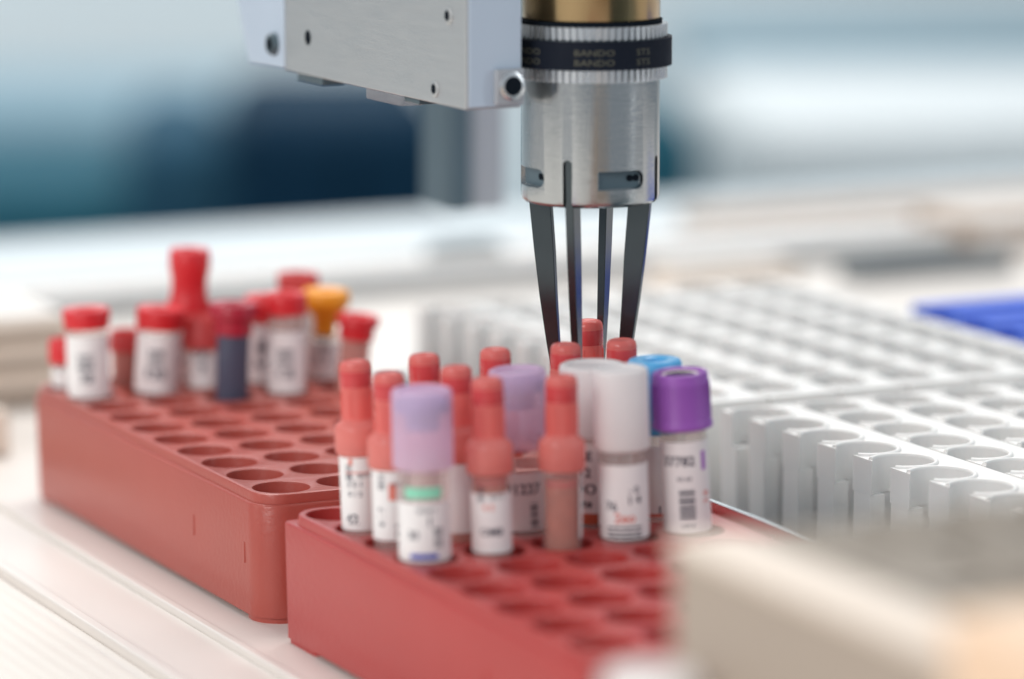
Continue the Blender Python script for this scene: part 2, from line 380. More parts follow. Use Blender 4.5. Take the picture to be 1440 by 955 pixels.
def seat(th, col, row, px=None, py=None, h=41, rack=2, r=5.6, drop=26):
    """stand a tube in a hole; lean it so that its top sits where the tube leans to"""
    y = (-35.5-PY*row) if rack == 2 else PY*row
    base = Vector((RX+PX*col, y, ZR))
    if px is not None:
        lo, hi = 5., 90.
        for _ in range(40):
            mid = (lo+hi)/2
            q = proj(base+Vector((0,0,mid)))
            if q[1] > py: lo = mid
            else: hi = mid
        h = lo; q = proj(base+Vector((0,0,h)))
        dx = (px-q[0])*q[2]/5200
    else: dx = 0
    lean = math.atan2(dx, h+14); lean = max(-R(7), min(R(7), lean))
    rest = dx-math.tan(lean)*(h+14); rest = max(-1.6, min(1.6, rest))
    bot = Vector((base.x, base.y, ZR-drop))+RT*rest
    th.location = bot*S
    axis = FW.copy(); axis.z = 0; axis.normalize()
    th.rotation_mode = 'QUATERNION'
    from mathutils import Quaternion
    th.rotation_quaternion = Quaternion(axis, lean)
    return h

D = 26.0    # local z of the rack top inside a tube's own frame
def dropper(label, col, row, px, py, prints, lab=True, body='clear', lz=(1.5, 19), la=0., span=3.4, fluid=None, k=1.0):
    th = thing('sample_tube', label, 'sample tube', (0,0,0), 'salmon capped sample tubes in the front rack')
    h = seat(th, col, row, px, py); T = D+h
    rb = 4.55*k
    b = MB(); b.lathe([(.01, 0), (2.5, .4), (rb-.5, 2), (rb, 4), (rb, T-21.5), (rb-.5, T-21.4), (rb-.5, 4.2), (2.3, 1.4), (.01, 1.1)], 36); b.build('tube_body', M[body], th, smooth=40)
    c = MB(); rs = 5.5*k; rn = 3.75*k
    c.lathe([(rs-1, T-22.3), (rs-.35, T-22.2), (rs, T-21.6), (rs, T-16.2), (rs-.25, T-15.3), (rs-.9, T-14.7), (rn+.4, T-14.4), (rn+.02, T-13.8)], 40)
    sh = c.build('shoulder', M['salmon_low'], th, smooth=50)
    n = MB(); n.lathe([(rn, T-14.2), (rn, T-6), (rn-.02, T-1.5), (rn-.2, T-.7), (rn-.65, T-.15), (rn-1.2, T), (rn-1.5, T-.3), (.01, T-.3)], 40); n.build('cap', M['salmon'], th, smooth=50)
    q = MB(); q.lathe([(rn-.1, T-6.3), (rn+.03, T-5.9), (rn+.03, T-2.4), (rn-.1, T-2.0)], 40); q.build('cap_band', M['salmon_band'], th, smooth=50)
    q = MB(); q.lathe([(.01, T-6.2), (rn-.7, T-6.0), (rn-.45, T-5.4), (rn-.45, T-2.3), (rn-.9, T-1.4), (.01, T-1.2)], 30); q.build('stopper', M['salmon_core'], th, smooth=50)
    for a in range(0, 360, 45):
        t = R(a); g = MB(); x, y = math.cos(t), math.sin(t)
        g.box(-.16, .16, -.16, .16, 0, 6); ob = g.build('grip_rib', M['salmon'], th); ob.location = Vector((x*(rn+.05), y*(rn+.05), T-13))*S
    if fluid:
        f = MB(); f.lathe([(.01, 3), (rb-.75, 5), (rb-.75, D+fluid), (.01, D+fluid)], 30); f.build('fluid', M['blood'], th, smooth=40)
        f = MB(); f.lathe([(rb-.72, D+fluid-1.2), (rb-.70, D+fluid-.6), (rb-.70, D+fluid+.2), (rb-.8, D+fluid+.3)], 30); f.build('fluid_line', M['residue'], th)
    if lab: label_part(th, rb, D+lz[0], min(D+lz[1], T-22.6), FACE+la, span, prints)
    return th
def capped(label, col, row, px, py, prints, cap='lilac', rc=6.9, hc=19, rb=5.9, lz=(1, 16), la=0., span=3.6, core='navy_core', kind='translucent', group='wide capped sample tubes in the front rack', fluid=None, body='clear', rack=2, drop=26):
    th = thing('sample_tube', label, 'sample tube', (0,0,0), group)
    h = seat(th, col, row, px, py, rack=rack); T = D+h
    b = MB(); b.lathe([(.01, 0), (3, .5), (rb-.6, 2.4), (rb, 5), (rb, T-hc+3), (rb-.7, T-hc+3.1), (rb-.7, 5.2), (2.6, 1.6), (.01, 1.2)], 40); b.build('tube_body', M[body], th, smooth=40)
    if kind == 'translucent':
        c = MB(); c.lathe([(rc-.8, T-hc), (rc, T-hc+.5), (rc, T-1.2), (rc-.25, T-.35), (rc-.9, T), (rc-1.5, T-.2), (rc-1.7, T-1.0), (.01, T-1.1)], 48); c.build('cap', M[cap], th, smooth=50)
        if core:
            q = MB(); q.lathe([(.01, T-9.5), (rc-3.2, T-9.5), (rc-3.0, T-5.5), (rc-.9, T-5.3), (rc-.8, T-2.6), (.01, T-2.4)], 36); q.build('stopper', M[core], th, smooth=50)
    elif kind == 'ring':         # a hollow topped closure with a rubber bung
        c = MB(); c.lathe([(rb+.15, T-hc+1.5), (rc-.5, T-hc-.1), (rc+.25, T-hc+.3), (rc+.25, T-hc+1.4), (rc, T-hc+1.9), (rc-.25, T-.9), (rc-.5, T-.2), (rc-1.0, T), (rc-1.45, T-.2), (rc-1.7, T-2.6), (.01, T-2.7)], 56); c.build('cap', M[cap], th, smooth=45)
        q = MB(); q.lathe([(rc-1.75, T-2.4), (rc-1.7, T-1.1), (4.2, T-.55), (3.6, T-.65), (3.5, T-1.2)], 36); q.build('stopper', M[core], th, smooth=45)
        e = MB(); e.lathe([(.01, T-.8), (3.5, T-.8), (3.5, T-1.2)], 24); e.build('stopper_well', M['dark'], th)
        for i in range(36):
            a = 2*math.pi*i/36; g = MB(); g.box(-.12, .12, -.13, .13, 0, hc-5); ob = g.build('grip_rib', M[cap], th); ob.location = Vector((math.cos(a)*(rc-.08), math.sin(a)*(rc-.08), T-hc+2.4))*S; ob.rotation_euler.z = a
    elif kind == 'donut':        # thick rim round a small hole
        c = MB(); c.lathe([(rb+.1, T-hc), (rc-.9, T-hc), (rc-.5, T-hc+.6), (rc-.6, T-4.2), (rc, T-3.6), (rc, T-1.1), (rc-.4, T-.3), (rc-1.1, T), (3.3, T-.15), (2.7, T-.6), (2.5, T-3.5), (.01, T-3.6)], 56); c.build('cap', M[cap], th, smooth=45)
    if fluid:
        f = MB(); f.lathe([(.01, 3), (rb-.9, 5), (rb-.9, D+fluid), (.01, D+fluid)], 30); f.build('fluid', M['blood'], th, smooth=40)
    label_part(th, rb, D+lz[0], D+lz[1], FACE+la, span, prints)
    return th

I = 'ink'
# row 1 (back row that shows)
dropper('salmon capped tube at the left end, standing alone at the corner of the front rack', 0, 1, 501, 507,
        [('t', '42', 2.6, -2.0, D+3.0, I), ('t', '3 5 1', 1.5, -1.0, D+11.5, I), ('t', '0 1 2', 1.3, -1.0, D+9.2, I), ('r', -3.4, 3.0, D+14.2, D+14.5, 'ink_red'), ('r', -2.4, -1.4, D+16.2, D+17.8, 'ink_red')], lz=(.4, 19.5))
dropper('salmon capped tube straight behind the front lilac capped tube', 1, 1, 598, 498, [], body='clear_pink', lab=True)
dropper('salmon capped tube rising behind the second lilac capped tube', 2, 1, 697, 490, [('t', '318', 2, 0, D+8, I)])
dropper('salmon capped tube left of the gripper fingers, behind the frosted caps', 3, 1, 795, 483, [('t', '2206', 2, 0, D+8, I)])
dropper('salmon capped tube right of the gripper fingers, left of the sky blue cap', 4, 1, 875, 477, [('t', '5170', 2, 0, D+8, I)])
# row 0: the tube in the gripper
dropper('salmon capped tube standing tallest between the four gripper fingers', 4, 0, 828, 450, [('t', '884', 2, 0, D+8, I)])
# row 2
dropper('salmon capped tube showing between the leftmost tube and the front lilac cap', 0, 2, 548, 524,
        [('tv', '4 1 7', 1.8, -2.4, D+7, I), ('r', -.6, 1.2, D+11, D+15, 'ink_red'), ('tv', '0 2', 1.8, 1.6, D+4, I)])
dropper('salmon capped tube between the front lilac cap and the nearer salmon cap', 1, 2, 643, 515, [], body='clear_pink')
capped('lilac capped tube in the middle, with printed 31227 and a small barcode', 2, 2, 730, 518,
       [('t', '31227', 2.7, .2, D+10.6, I), ('t', '1', 2.2, -3.8, D+7.6, I), ('bars', 1.7, 3.7, D+1.2, D+7.2, 3, I), ('r', -1.4, .4, D+18.4, D+20.2, 'ink_red')], lz=(.6, 14.5), span=3.3)
capped('frosted capped tube behind another, bold print down its label', 3, 2, 834, 511,
       [('t', 'AE', 2.4, -2.2, D+17, I), ('t', '12', 2.4, -2.2, D+13, I), ('t', 'DO', 2.8, -2.2, D+9, I), ('t', 'ate', 2.2, -2.2, D+5.6, I), ('r', -4, 1, D+.6, D+3.2, 'blood')], cap='frost', core=None, rc=8.0, hc=17, rb=5.9, lz=(.6, 20))
capped('sky blue capped tube with a round hole in the cap, behind the purple cap', 4, 2, 922, 504,
       [('t', '0', 2.0, 2.2, D+12.5, I), ('t', '8', 2.0, 2.2, D+9.3, I), ('t', 'B', 2.0, 2.2, D+6.2, 'ink_blue'), ('t', '1 9', 2.0, 1.6, D+2.2, I), ('r', -4, 4, D+.5, D+1.4, 'ink_red')], cap='skyblue', kind='donut', core=None, rc=6.6, hc=18, rb=5.5, lz=(.3, 18), body='clear')
# row 3 (front row)
capped('front lilac capped tube with a mint green band and a white label, nearest the viewer', 0, 3, 594, 546,
       [('t', '30', 2.1, -2.6, D+6.4, I), ('t', '18 04 7', 1.2, .6, D+12.2, I), ('bars', 2.4, 4.6, D+3.6, D+8, 5, I), ('t', '1', 2.4, 1.4, D+9.6, I), ('r', -3.4, 3.4, D+.9, D+2.2, 'ink_blue')], rc=7.0, hc=18.5, rb=5.9, lz=(.3, 14.0))
dropper('front row salmon capped tube with a short white label, beside the front lilac cap', 1, 3, 687, 531,
        [('t', 'OM8', 2.0, 0, D+5.2, I), ('t', '4 0', 1.6, -.6, D+11, 'ink_red')], body='clear', lz=(.2, 14.2), fluid=17)
dropper('salmon capped tube with reddish fluid and no facing label, middle of the front row', 2, 3, 790, 528, [('r', -3, 3, D+1, D+2, I)], body='clear', lab=True, la=1.9, span=1.6, fluid=15)
capped('frosted white capped tube in the front row, dark stripes low on its label', 3, 3, 874, 516,
       [('t', '76', 2.3, -3.3, D+8.2, I), ('t', '1 4', 2.2, 2.4, D+9.6, I), ('t', '- 0', 1.8, 2.4, D+12, I), ('r', -4.6, 4.2, D+2.9, D+3.4, I), ('r', -4.6, 4.2, D+1.8, D+2.3, I), ('r', -4.6, 4.2, D+.7, D+1.3, I), ('t', '2eo', 2.6, 0, D+5.4, 'ink_red')], cap='frost', core=None, rc=6.6, hc=19.5, rb=5.7, lz=(.3, 18))
capped('purple capped tube with a barcode label, at the right end of the front row', 4, 3, 960, 521,
       [('t', '37782', 2.5, -1.7, D+17.4, I), ('bars', -1.9, 2.0, D+3.6, D+10.6, 11, I), ('t', 'K2 4.0', 1.0, -.4, D+13.2, I), ('t', 'LOT 8', .9, 0, D+2.0, I), ('r', 4.2, 5.6, D+15, D+19.6, 'ink_lilac'), ('tv', '2 8', 1.9, 5.4, D+8.4, 'ink_red')], cap='purple', kind='ring', core='cream', rc=6.95, hc=13.6, rb=5.6, lz=(.4, 22), span=3.5)
# mint band of the front lilac tube
def mint():
    t = [o for o in COL.objects if o.get('label', '').startswith('front lilac')][0]
    g = MB(); wrap_rect(g, -4.6, 4.6, D+15.0, D+17.6, 6.05, FACE, n=14); g.build('mint_band', M['ink_green'], t)
mint()

# back rack tubes
GR = 'red capped tubes at the far end of the left rack'
def back_tube(label, col, row, px, py, cap='red', rc=6.2, hc=6, rb=5.2, body='clear', core=None, kind='plain', lab=True, text='0 4', h2=None, fl=None):
    th = thing('blood_tube', label, 'blood tube', (0,0,0), GR)
    h = seat(th, col, row, px, py, rack=1); T = D+h
    b = MB(); b.lathe([(.01, 0), (3, .5), (rb-.6, 2.4), (rb, 5), (rb, T-hc+1), (rb-.7, T-hc+1.1), (rb-.7, 5.2), (2.6, 1.6), (.01, 1.2)], 28); b.build('tube_body', M[body], th, smooth=40)
    c = MB()
    if kind == 'tall':
        c.lathe([(rb+.1, T-hc-1), (rb+1.2, T-hc-.6), (rb+1.2, T-hc+1.4), (rc-.6, T-hc+4), (rc-.8, T-hc+9), (rc, T-5), (rc, T-.6), (rc-.6, T), (3, T-.1), (2.6, T-1.5), (.01, T-1.6)], 32)
    elif kind == 'funnel':
        c.lathe([(3.0, T-hc), (3.6, T-hc*.6), (rc-.9, T-5.6), (rc, T-4.4), (rc, T-1.2), (rc-.6, T-.3), (rc-2, T), (2.4, T-.1), (2.0, T-1.6), (.01, T-1.7)], 32)
    else:
        c.lathe([(rb+.1, T-hc), (rb+.7, T-hc+.2), (rb+.7, T-hc*.45), (rc, T-hc*.4), (rc, T-.6), (rc-.5, T), (3.4, T-.2), (3.0, T-1.2), (.01, T-1.3)], 32)
    c.build('cap', M[cap], th, smooth=45)
    if fl:
        f = MB(); f.lathe([(.01, 3), (rb-.9, 5), (rb-.9, D+fl), (.01, D+fl)], 24); f.build('fluid', M['blood'], th, smooth=40)
    if lab: label_part(th, rb, D+.5, min(D+18, T-hc-1), FACE, 3.4, [('t', text, 3.2, 0, D+6, I), ('bars', -2.4, 2.4, D+8.5, D+13, hash(text) % 9, I)])
    return th
back_tube('short tube with a small red cap, leftmost in the left rack', 0, 9, 94, 476, rc=5, hc=7, rb=4.4, text='1 6')
back_tube('white labelled tube with a flat red cap, in front of the far left small one', 0, 8, 122, 434, rc=6.9, hc=5.5, rb=5.9, text='28')
back_tube('small tube with a dull red cap, between two white labelled red capped tubes', 1, 9, 178, 464, rc=5, hc=6, rb=4.6, body='clear_pink', lab=False, cap='pinkred', fl=10)
back_tube('white labelled tube with a flat red cap, left of the tall red stopper', 1, 8, 222, 432, rc=7, hc=6, rb=6.2, text='E30')
back_tube('tallest tube with a long red stopper, rising above all others', 2, 9, 265, 350, rc=6, hc=18, rb=5.4, kind='tall', text='70')
back_tube('tube with a pale pink cap, between the dark red cap and the barcode labelled tube', 3, 9, 346, 428, rc=6.2, hc=10, rb=5.4, cap='pinkred', text='5')
back_tube('tube with a translucent pink red cap, right of the tall red stopper', 2, 8, 285, 444, rc=5.6, hc=9, rb=5.2, cap='pinkred', body='clear_pink', text='9')
back_tube('smoky navy tube with a dark red cap, near the middle of the left rack', 2, 7, 327, 426, rc=6.9, hc=9, rb=4.6, cap='dkred', body='clear_navy', lab=False)
back_tube('barcode labelled tube with a red cap, left of the orange funnel cap', 3, 8, 373, 416, rc=6.4, hc=7, rb=5.5, text='A41')
back_tube('slender labelled tube with a flat red cap, just left of the orange funnel cap', 3, 7, 402, 412, rc=6.0, hc=6, rb=5.3, text='C8')
back_tube('tube with a pale red cap, standing far behind the orange funnel cap', 4, 9, 418, 384, rc=6.2, hc=9, rb=5.2, cap='pinkred', text='17')
back_tube('tube with an orange yellow funnel shaped cap, at the right of the left rack', 4, 8, 456, 406, rc=7.0, hc=14, rb=5.0, cap='orange', kind='funnel', text='8 2')
back_tube('slim tube with a red cap at the right end, amber fluid in it', 4, 7, 498, 442, rc=6.2, hc=7, rb=4.4, body='clear_pink', lab=False, fl=14)

# ------------------------------------------------------------------ white carriers
ZC = 38.0; ZB = 8.0; CX0 = 133.4; CP = 22.3; CQ = 17.8
d = MB(); d.box(89.2, 330, -420, 262, ZT, ZB-1.2); d.build('sample_tray', M['tray']); tr = bpy.data.objects['sample_tray']; tag(tr, 'dark metal tray under the white carriers, right of the red rack', 'tray')
th = thing('tray_divider', 'thin bright metal strip along the right edge of the front red rack', 'strip', (87.4, -110, ZT))
q = MB(); q.box(-.7, .7, -120, 140, 0.1, 33.4); q.build('fin', M['steel'], th, bevel=.25)
q = MB(); q.box(.75, 1.75, -120, 140, 5, 31.5); q.build('backing', M['tray'], th)

def comb(n, W, pad):
    """carrier deck: scalloped holes open to the left side"""
    r = 7.8; cx = 6.5; o = []; y = -pad
    L = n*CQ+pad
    o.append((0, -pad))
    half = math.sqrt(r*r-cx*cx)+.1; a0 = math.atan2(half, -cx)
    loops = []
    for k in range(n):
        cy = CQ*(k+.5)
        o.append((0, cy-half-.5)); 
        N = 26
        for i in range(N+1):
            a = -a0+2*a0*i/N; o.append((cx+r*math.cos(a), cy+r*math.sin(a)))
        o.append((0, cy+half+.5))
    o.append((0, L)); o.append((W, L)); o.append((W, -pad))
    return o
def carrier_meshes(n, pad):
    W = 21.4; H = ZC-ZB
    o = comb(n, W, pad)
    v, f = fill_with_holes(o, [], H); b = MB(); b.add(v, f)
    N = len(o); b.add([(x, y, H) for x, y in o]+[(x, y, H-9) for x, y in o], [(i, (i+1) % N, N+(i+1) % N, N+i) for i in range(N)])
    v, f = fill_with_holes(o, [], H-9); b.add(v, f)
    body = b.mesh('top_comb', 35)
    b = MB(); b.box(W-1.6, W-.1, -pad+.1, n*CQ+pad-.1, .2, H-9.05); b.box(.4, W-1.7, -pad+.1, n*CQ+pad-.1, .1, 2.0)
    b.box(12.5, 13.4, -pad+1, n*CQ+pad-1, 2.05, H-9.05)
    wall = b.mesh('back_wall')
    b = MB(); b.box(0, 4.4, -3.9, 3.9, 0, H-9.02); b.box(4.45, 12.4, -.8, .8, 2.05, H-9.05)
    pil = b.mesh('pillar')
    b = MB(); b.box(.02, W-.2, -1.1, 1.1, 0, H-9.03); end = b.mesh('end_wall')
    b = MB(); a1 = R(135); b.lathe([(7.8, -.3), (7.85, .55), (8.2, .75), (8.8, .6), (9.0, -.05)], 30, (0,0), -a1, a1)
    P = 5; K = 31; b.f += [tuple(i*K for i in range(P)), tuple(i*K+K-1 for i in range(P-1, -1, -1))]
    rim = b.mesh('hole_rim', 60)
    b = MB(); b.box(-6.6, -2.0, -3.2, 3.2, 0, .8); lip = b.mesh('cell_lip')
    return body, wall, pil, end, rim, W
def carrier(lab, x, y, n, pad, ms):
    th = thing('tube_carrier', lab, 'tube carrier', (x, y, ZB), 'white tube carriers side by side')
    body, wall, pil, end, rim, W = ms
    inst('top_comb', body, th); inst('back_wall', wall, th)
    for k in range(n+1):
        if 0 < k < n: inst('pillar', pil, th, (0, CQ*k, 0))
    inst('pillar', pil, th, (0, 4.7-pad, 0)); inst('pillar', pil, th, (0, n*CQ+pad-4.7, 0))
    inst('end_wall', end, th, (0, -pad+1.2, 0)); inst('end_wall', end, th, (0, n*CQ+pad-1.2, 0))
    for k in range(n): inst('hole_rim', rim, th, (6.5, CQ*(k+.5), ZC-ZB))
    return th
near = carrier_meshes(9, 1.6); far = carrier_meshes(10, 4.2)
for ms in (near, far):
    for me, mm in zip(ms[:5], ('white', 'white_shaded', 'white', 'white', 'white')): me.materials.append(M[mm])
words = ['first', 'second', 'third', 'fourth', 'fifth', 'sixth']
for j in range(6):
    carrier('white carrier with round open holes, %s from the left in the near block' % words[j] if j else 'leftmost near white carrier, its row of pillars and windows facing the red rack', CX0+CP*j, 13-9*CQ, 9, 1.6, near)
for j in range(6):
    carrier('white carrier, %s from the left in the blurred far block' % words[j] if j else 'leftmost white carrier of the blurred far block, behind the tube tops', CX0+CP*j-.5, 29.5, 10, 4.2, far)

# blue rack to the right of the carriers
th = thing('blue_rack', 'cobalt blue ribbed rack at the right edge, beside the white carriers', 'rack', (272.5, -60, ZB), 'racks on the tray')
BW = 120; BL = 212
b = MB(); b.box(0, BW, 0, BL, 0, 20); b.build('body', M['blue_dark'], th, bevel=1)
k = 0
for y in range(2, 196, 19):
    q = MB(); q.box(1.5, BW-1.5, y, y+11, 20.05, 31); q.build('rib', M['blue'], th, bevel=.8)

# ------------------------------------------------------------------ beige box in the foreground
C0 = at(948, 757, 650)
bw, bl, bh = 120, 190, C0.z-ZT
th = thing('beige_box', 'large beige open box with a cream rim, far out of focus in the lower right', 'box', (C0.x, C0.y, ZT))
b = MB(); b.box(0, 3, -bl, 0, 0, bh-2.5); b.box(3.05, bw, -3, 0, 0, bh-2.5); b.box(bw-3, bw, -bl, -3.05, 0, bh-2.5); b.box(3.05, bw-3.05, -bl+.1, -3.05, 0, 2); b.build('body', M['beige'], th)
for (x0, x1, y0, y1) in ((-1, 14, -bl, 1), (bw-8, bw+1, -bl, -3)):
    q = MB(); q.box(x0, x1, y0, y1, bh-2.4, bh); q.build('rim', M['cream_rim'], th, bevel=.8)
b = MB(); b.box(14.3, bw-8.3, -bl+2, .8, bh-2.3, bh-.8); b.build('foam_insert', M['foam'], th, bevel=1)
rn = random.Random(4)
for i in range(5):
    for j in range(5):
        q = MB(); h = rn.uniform(.5, 2.2); q.box(20+17*i, 20+17*i+11, -22-30*j, -22-30*j+20, bh-.75, bh-.75+h); q.build('foam_ridge', M['foam'], th, bevel=.4)
# peach board at the corner
P0 = at(1330, 872, 560)
th = thing('peach_carton', 'peach coloured carton at the lower right corner, far out of focus', 'carton', (P0.x, P0.y, P0.z-60))
b = MB(); b.box(0, 70, -60, 0, 0, 58); b.build('body', M['peach'], th, bevel=1.5)
b = MB(); b.box(-.8, 70.8, -60.8, .8, 58.05, 61); b.build('lid', M['peach'], th, bevel=1)
# white topped tube in front of the rack
W0 = at(915, 958, 640)
th = thing('white_capped_vial', 'white capped vial at the bottom edge, blurred beside the beige box', 'vial', (W0.x, W0.y, ZT))
z = W0.z-ZT
b = MB(); b.lathe([(.01, 0), (6.5, .3), (7, 1), (7, z-9), (.01, z-9)], 32); b.build('vial_body', M['clear'], th, smooth=40)
b = MB(); b.lathe([(7, z-10), (8.3, z-9.8), (8.5, z-9), (8.5, z+.8), (7.9, z+1.5), (.01, z+1.6)], 36); b.build('cap', M['frost'], th, smooth=40)

# ------------------------------------------------------------------ gripper
GX, GY = 67.1, -36.1
GD = R(20)
g = thing('gripper', 'turned aluminium barrel gripper with four thin dark fingers and a navy belt round its pulley', 'gripper', (GX, GY, ZR+36))
OFF = ZR+36
def gl(z): return z-OFF
def cut(o, cutters):
    for c in cutters:
        md = o.modifiers.new('b', 'BOOLEAN'); md.operation = 'DIFFERENCE'; md.solver = 'EXACT'; md.object = c
    dg = bpy.context.evaluated_depsgraph_get(); me = bpy.data.meshes.new_from_object(o.evaluated_get(dg))
    o.modifiers.clear(); o.data = me
    for c in cutters: bpy.data.objects.remove(c)
    me.shade_smooth(); me.set_sharp_from_angle(angle=R(30))
z0, z1 = 104.9, 137.2
b = MB(); b.lathe([(13.0, gl(z0)+.3), (15.6, gl(z0)), (16.3, gl(z0)+.2), (16.9, gl(z0)+.8), (17.1, gl(z0)+1.6), (17.1, gl(z1)), (13.0, gl(z1)), (13.0, gl(z0)+.3)], 160)
barrel = b.build('barrel', M['turned'], None, smooth=30)
vw = math.atan2(-math.cos(YAW), -math.sin(YAW))        # azimuth pointing to the viewer
cutters = []
for k in range(4):
    a = vw-GD+k*math.pi/2
    s = MB(); n = 14; pts = [(-1.15, -8), (1.15, -8)]+[(1.15*math.cos(math.pi*i/n), 10.6+1.15*math.sin(math.pi*i/n)) for i in range(n+1)]
    zb = gl(z0)
    vs = [(10, p[0], zb+p[1]) for p in pts]+[(20, p[0], zb+p[1]) for p in pts]; N = len(pts)
    s.add(vs, [tuple(range(N)), tuple(range(2*N-1, N-1, -1))]+[(i, (i+1) % N, N+(i+1) % N, N+i) for i in range(N)])
    c = s.build('cut', None); c.rotation_euler.z = a; cutters.append(c)
    # window: from 5 to 48 degrees right of the view direction
    s = MB(); zw0, zw1 = gl(109.3), gl(113.9); hh = (zw1-zw0)/2
    a1, a2 = math.sin(0)*1, R(43)
    ring = []
    m_ = 22; pts = []
    u0 = R(25+5)-R(25); A0 = R(5); A1 = R(48); rr = 17.1
    for (aa, zz) in [(A0, zw0), ]+[(A1-hh/rr+hh/rr*math.sin(math.pi*i/10), zw0+hh-hh*math.cos(math.pi*i/10)) for i in range(11)]+[(A0, zw1)]: pts.append((aa, zz))
    # subdivide long edges so the cutter follows the curve
    P = []
    for i in range(len(pts)):
        p, q = pts[i], pts[(i+1) % len(pts)]; nn = max(1, int(abs(q[0]-p[0])/R(3)))
        for t in range(nn): P.append((p[0]+(q[0]-p[0])*t/nn, p[1]+(q[1]-p[1])*t/nn))
    N = len(P)
    # a box-like solid: inner chord plane (flat floor) and outer shell
    am = (A0+A1)/2
    vs = []
    for (aa, zz) in P: # floor flat at distance 15.2 from the axis
        t = 15.0/math.cos(aa-am); vs.append((t*math.cos(aa), t*math.sin(aa), zz))
    for (aa, zz) in P: t = 22/math.cos(aa-am); vs.append((t*math.cos(aa), t*math.sin(aa), zz))
    s.add(vs, [tuple(range(N)), tuple(range(2*N-1, N-1, -1))]+[(i, (i+1) % N, N+(i+1) % N, N+i) for i in range(N)])
    c = s.build('cut', None); c.rotation_euler.z = vw+k*math.pi/2; cutters.append(c)
cut(barrel, cutters)
barrel.parent = g
for k in range(4):
    am = R(26.5)+vw+k*math.pi/2
    p = MB(); p.box(14.7, 15.02, -5.6, 5.6, gl(109.4), gl(113.8)); o = p.build('window_plate', M['post'], g, bevel=.05); o.rotation_euler.z = am
    for u in (2.9, 4.6):
        q = MB(); q.lathe([(.01, .25), (.62, .25), (.62, 0), (.8, 0), (.8, .3), (.62, .3)], 20); o = q.build('screw_hole', M['dark'], g)
        o.matrix_local = Matrix.Rotation(am, 4, 'Z') @ Matrix.Translation(Vector((15.05, u, gl(111.9)))*S) @ Matrix.Rotation(R(90), 4, 'Y')
b = MB(); b.lathe([(.01, gl(z0)+2.5), (12.95, gl(z0)+2.5), (12.95, gl(z1)), ], 40); b.build('inner_core', M['dark'], g)
b = MB(); b.lathe([(.01, gl(z0)-.6), (4.4, gl(z0)-.6), (5, gl(z0)), (5, gl(z0)+2.4)], 32); b.build('centre_bush', M['brass'], g, smooth=40)
# fingers
for k in range(4):
    a = vw-GD+k*math.pi/2
    f = MB(); st = [(118, 11.0, 16.3, 1.0), (104, 10.1, 15.7, 1.0), (92, 9.2, 14.4, 1.0), (80, 8.6, 12.9, .95), (69, 7.9, 11.2, .85), (60, 7.0, 9.6, .75), (57.5, 6.6, 8.8, .6)]
    if k == 0: st = [(z, ri, ro, t*1.05) for z, ri, ro, t in st]
    vs = []; fs = []
    for z, ri, ro, t in st: vs += [(ri, -t, gl(z)), (ro, -t, gl(z)), (ro, t, gl(z)), (ri, t, gl(z))]
    for i in range(len(st)-1):
        for q in range(4): fs.append((4*i+q, 4*i+(q+1) % 4, 4*i+4+(q+1) % 4, 4*i+4+q))
    fs += [(0, 1, 2, 3), (4*len(st)-1, 4*len(st)-2, 4*len(st)-3, 4*len(st)-4)]
    f.add(vs, fs); o = f.build('finger', M['finger'], g, bevel=.18); o.rotation_euler.z = a
    q = MB(); q.box(6.2, 7.1, -1.3, 1.3, gl(57.6), gl(64)); pd = q.build('finger_pad', M['dark'], o)
# toothed pulley
def gear(zA, zB, r0, r1, n=66):
    b = MB(); pts = []
    for i in range(n):
        for fr, r in ((.02, r0), (.16, r1), (.52, r1), (.66, r0)):
            t = 2*math.pi*(i+fr)/n; pts.append((r*math.cos(t), r*math.sin(t)))
    b.prism(pts, gl(zA), gl(zB)); return b
gear(135.5, 138.6, 17.5, 18.9).build('pulley_ring', M['steel'], g, bevel=0)
gear(145.8, 148.9, 17.5, 18.9).build('pulley_ring', M['steel'], g, bevel=0)
b = MB(); b.lathe([(18.0, gl(138.7)), (18.0, gl(145.7))], 60); b.build('pulley_core', M['tray'], g, smooth=30)
# belt: round the pulley on the right, then straight into the arm on the left
BA = 100          # the two straight runs leave towards this azimuth, into the robot head
def belt_path(r, n=80):
    c, t = (math.cos(R(BA)), math.sin(R(BA)))
    arc = [(r*math.cos(R(BA+90+180*i/n)), r*math.sin(R(BA+90+180*i/n))) for i in range(n+1)]
    return [(arc[0][0]+30*c, arc[0][1]+30*t)]+arc+[(arc[-1][0]+30*c, arc[-1][1]+30*t)]
pi_, po = belt_path(18.95), belt_path(20.0); n = len(pi_); vs = []; fs = []
for j in range(n):
    for (p, z) in ((pi_, 138.7), (po, 138.7), (po, 145.6), (pi_, 145.6)): vs.append((p[j][0], p[j][1], gl(z)))
for j in range(n-1):
    for q in range(4): fs.append((4*j+q, 4*j+(q+1) % 4, 4*j+4+(q+1) % 4, 4*j+4+q))
b = MB(); b.add(vs, fs); bl_ = b.build('drive_belt', M['belt'], g, smooth=40)
pr = MB()
for zz in (142.9, 140.5):
    for aa, s in ((1.5, 'BANDO'), (38.5, 'STS'), (-53, 'BANDO')):
        v, f = text2d(s, 2.15, .0); wrap(pr, [(x*1.32, y) for x, y in v], f, 20.04, vw+R(aa), gl(zz))
zz = 145.2
pr.build('print', M['belt_print'], bl_)
b = MB(); b.lathe([(17.6, gl(149.0)), (17.6, gl(149.9)), (16.9, gl(150.0))], 96); b.build('seal_ring', M['dark'], g, smooth=30)
b = MB(); b.lathe([(16.9, gl(150.0)), (17.1, gl(150.3)), (17.1, gl(190)), (.01, gl(190))], 96); b.build('brass_drum', M['brass'], g, smooth=40)

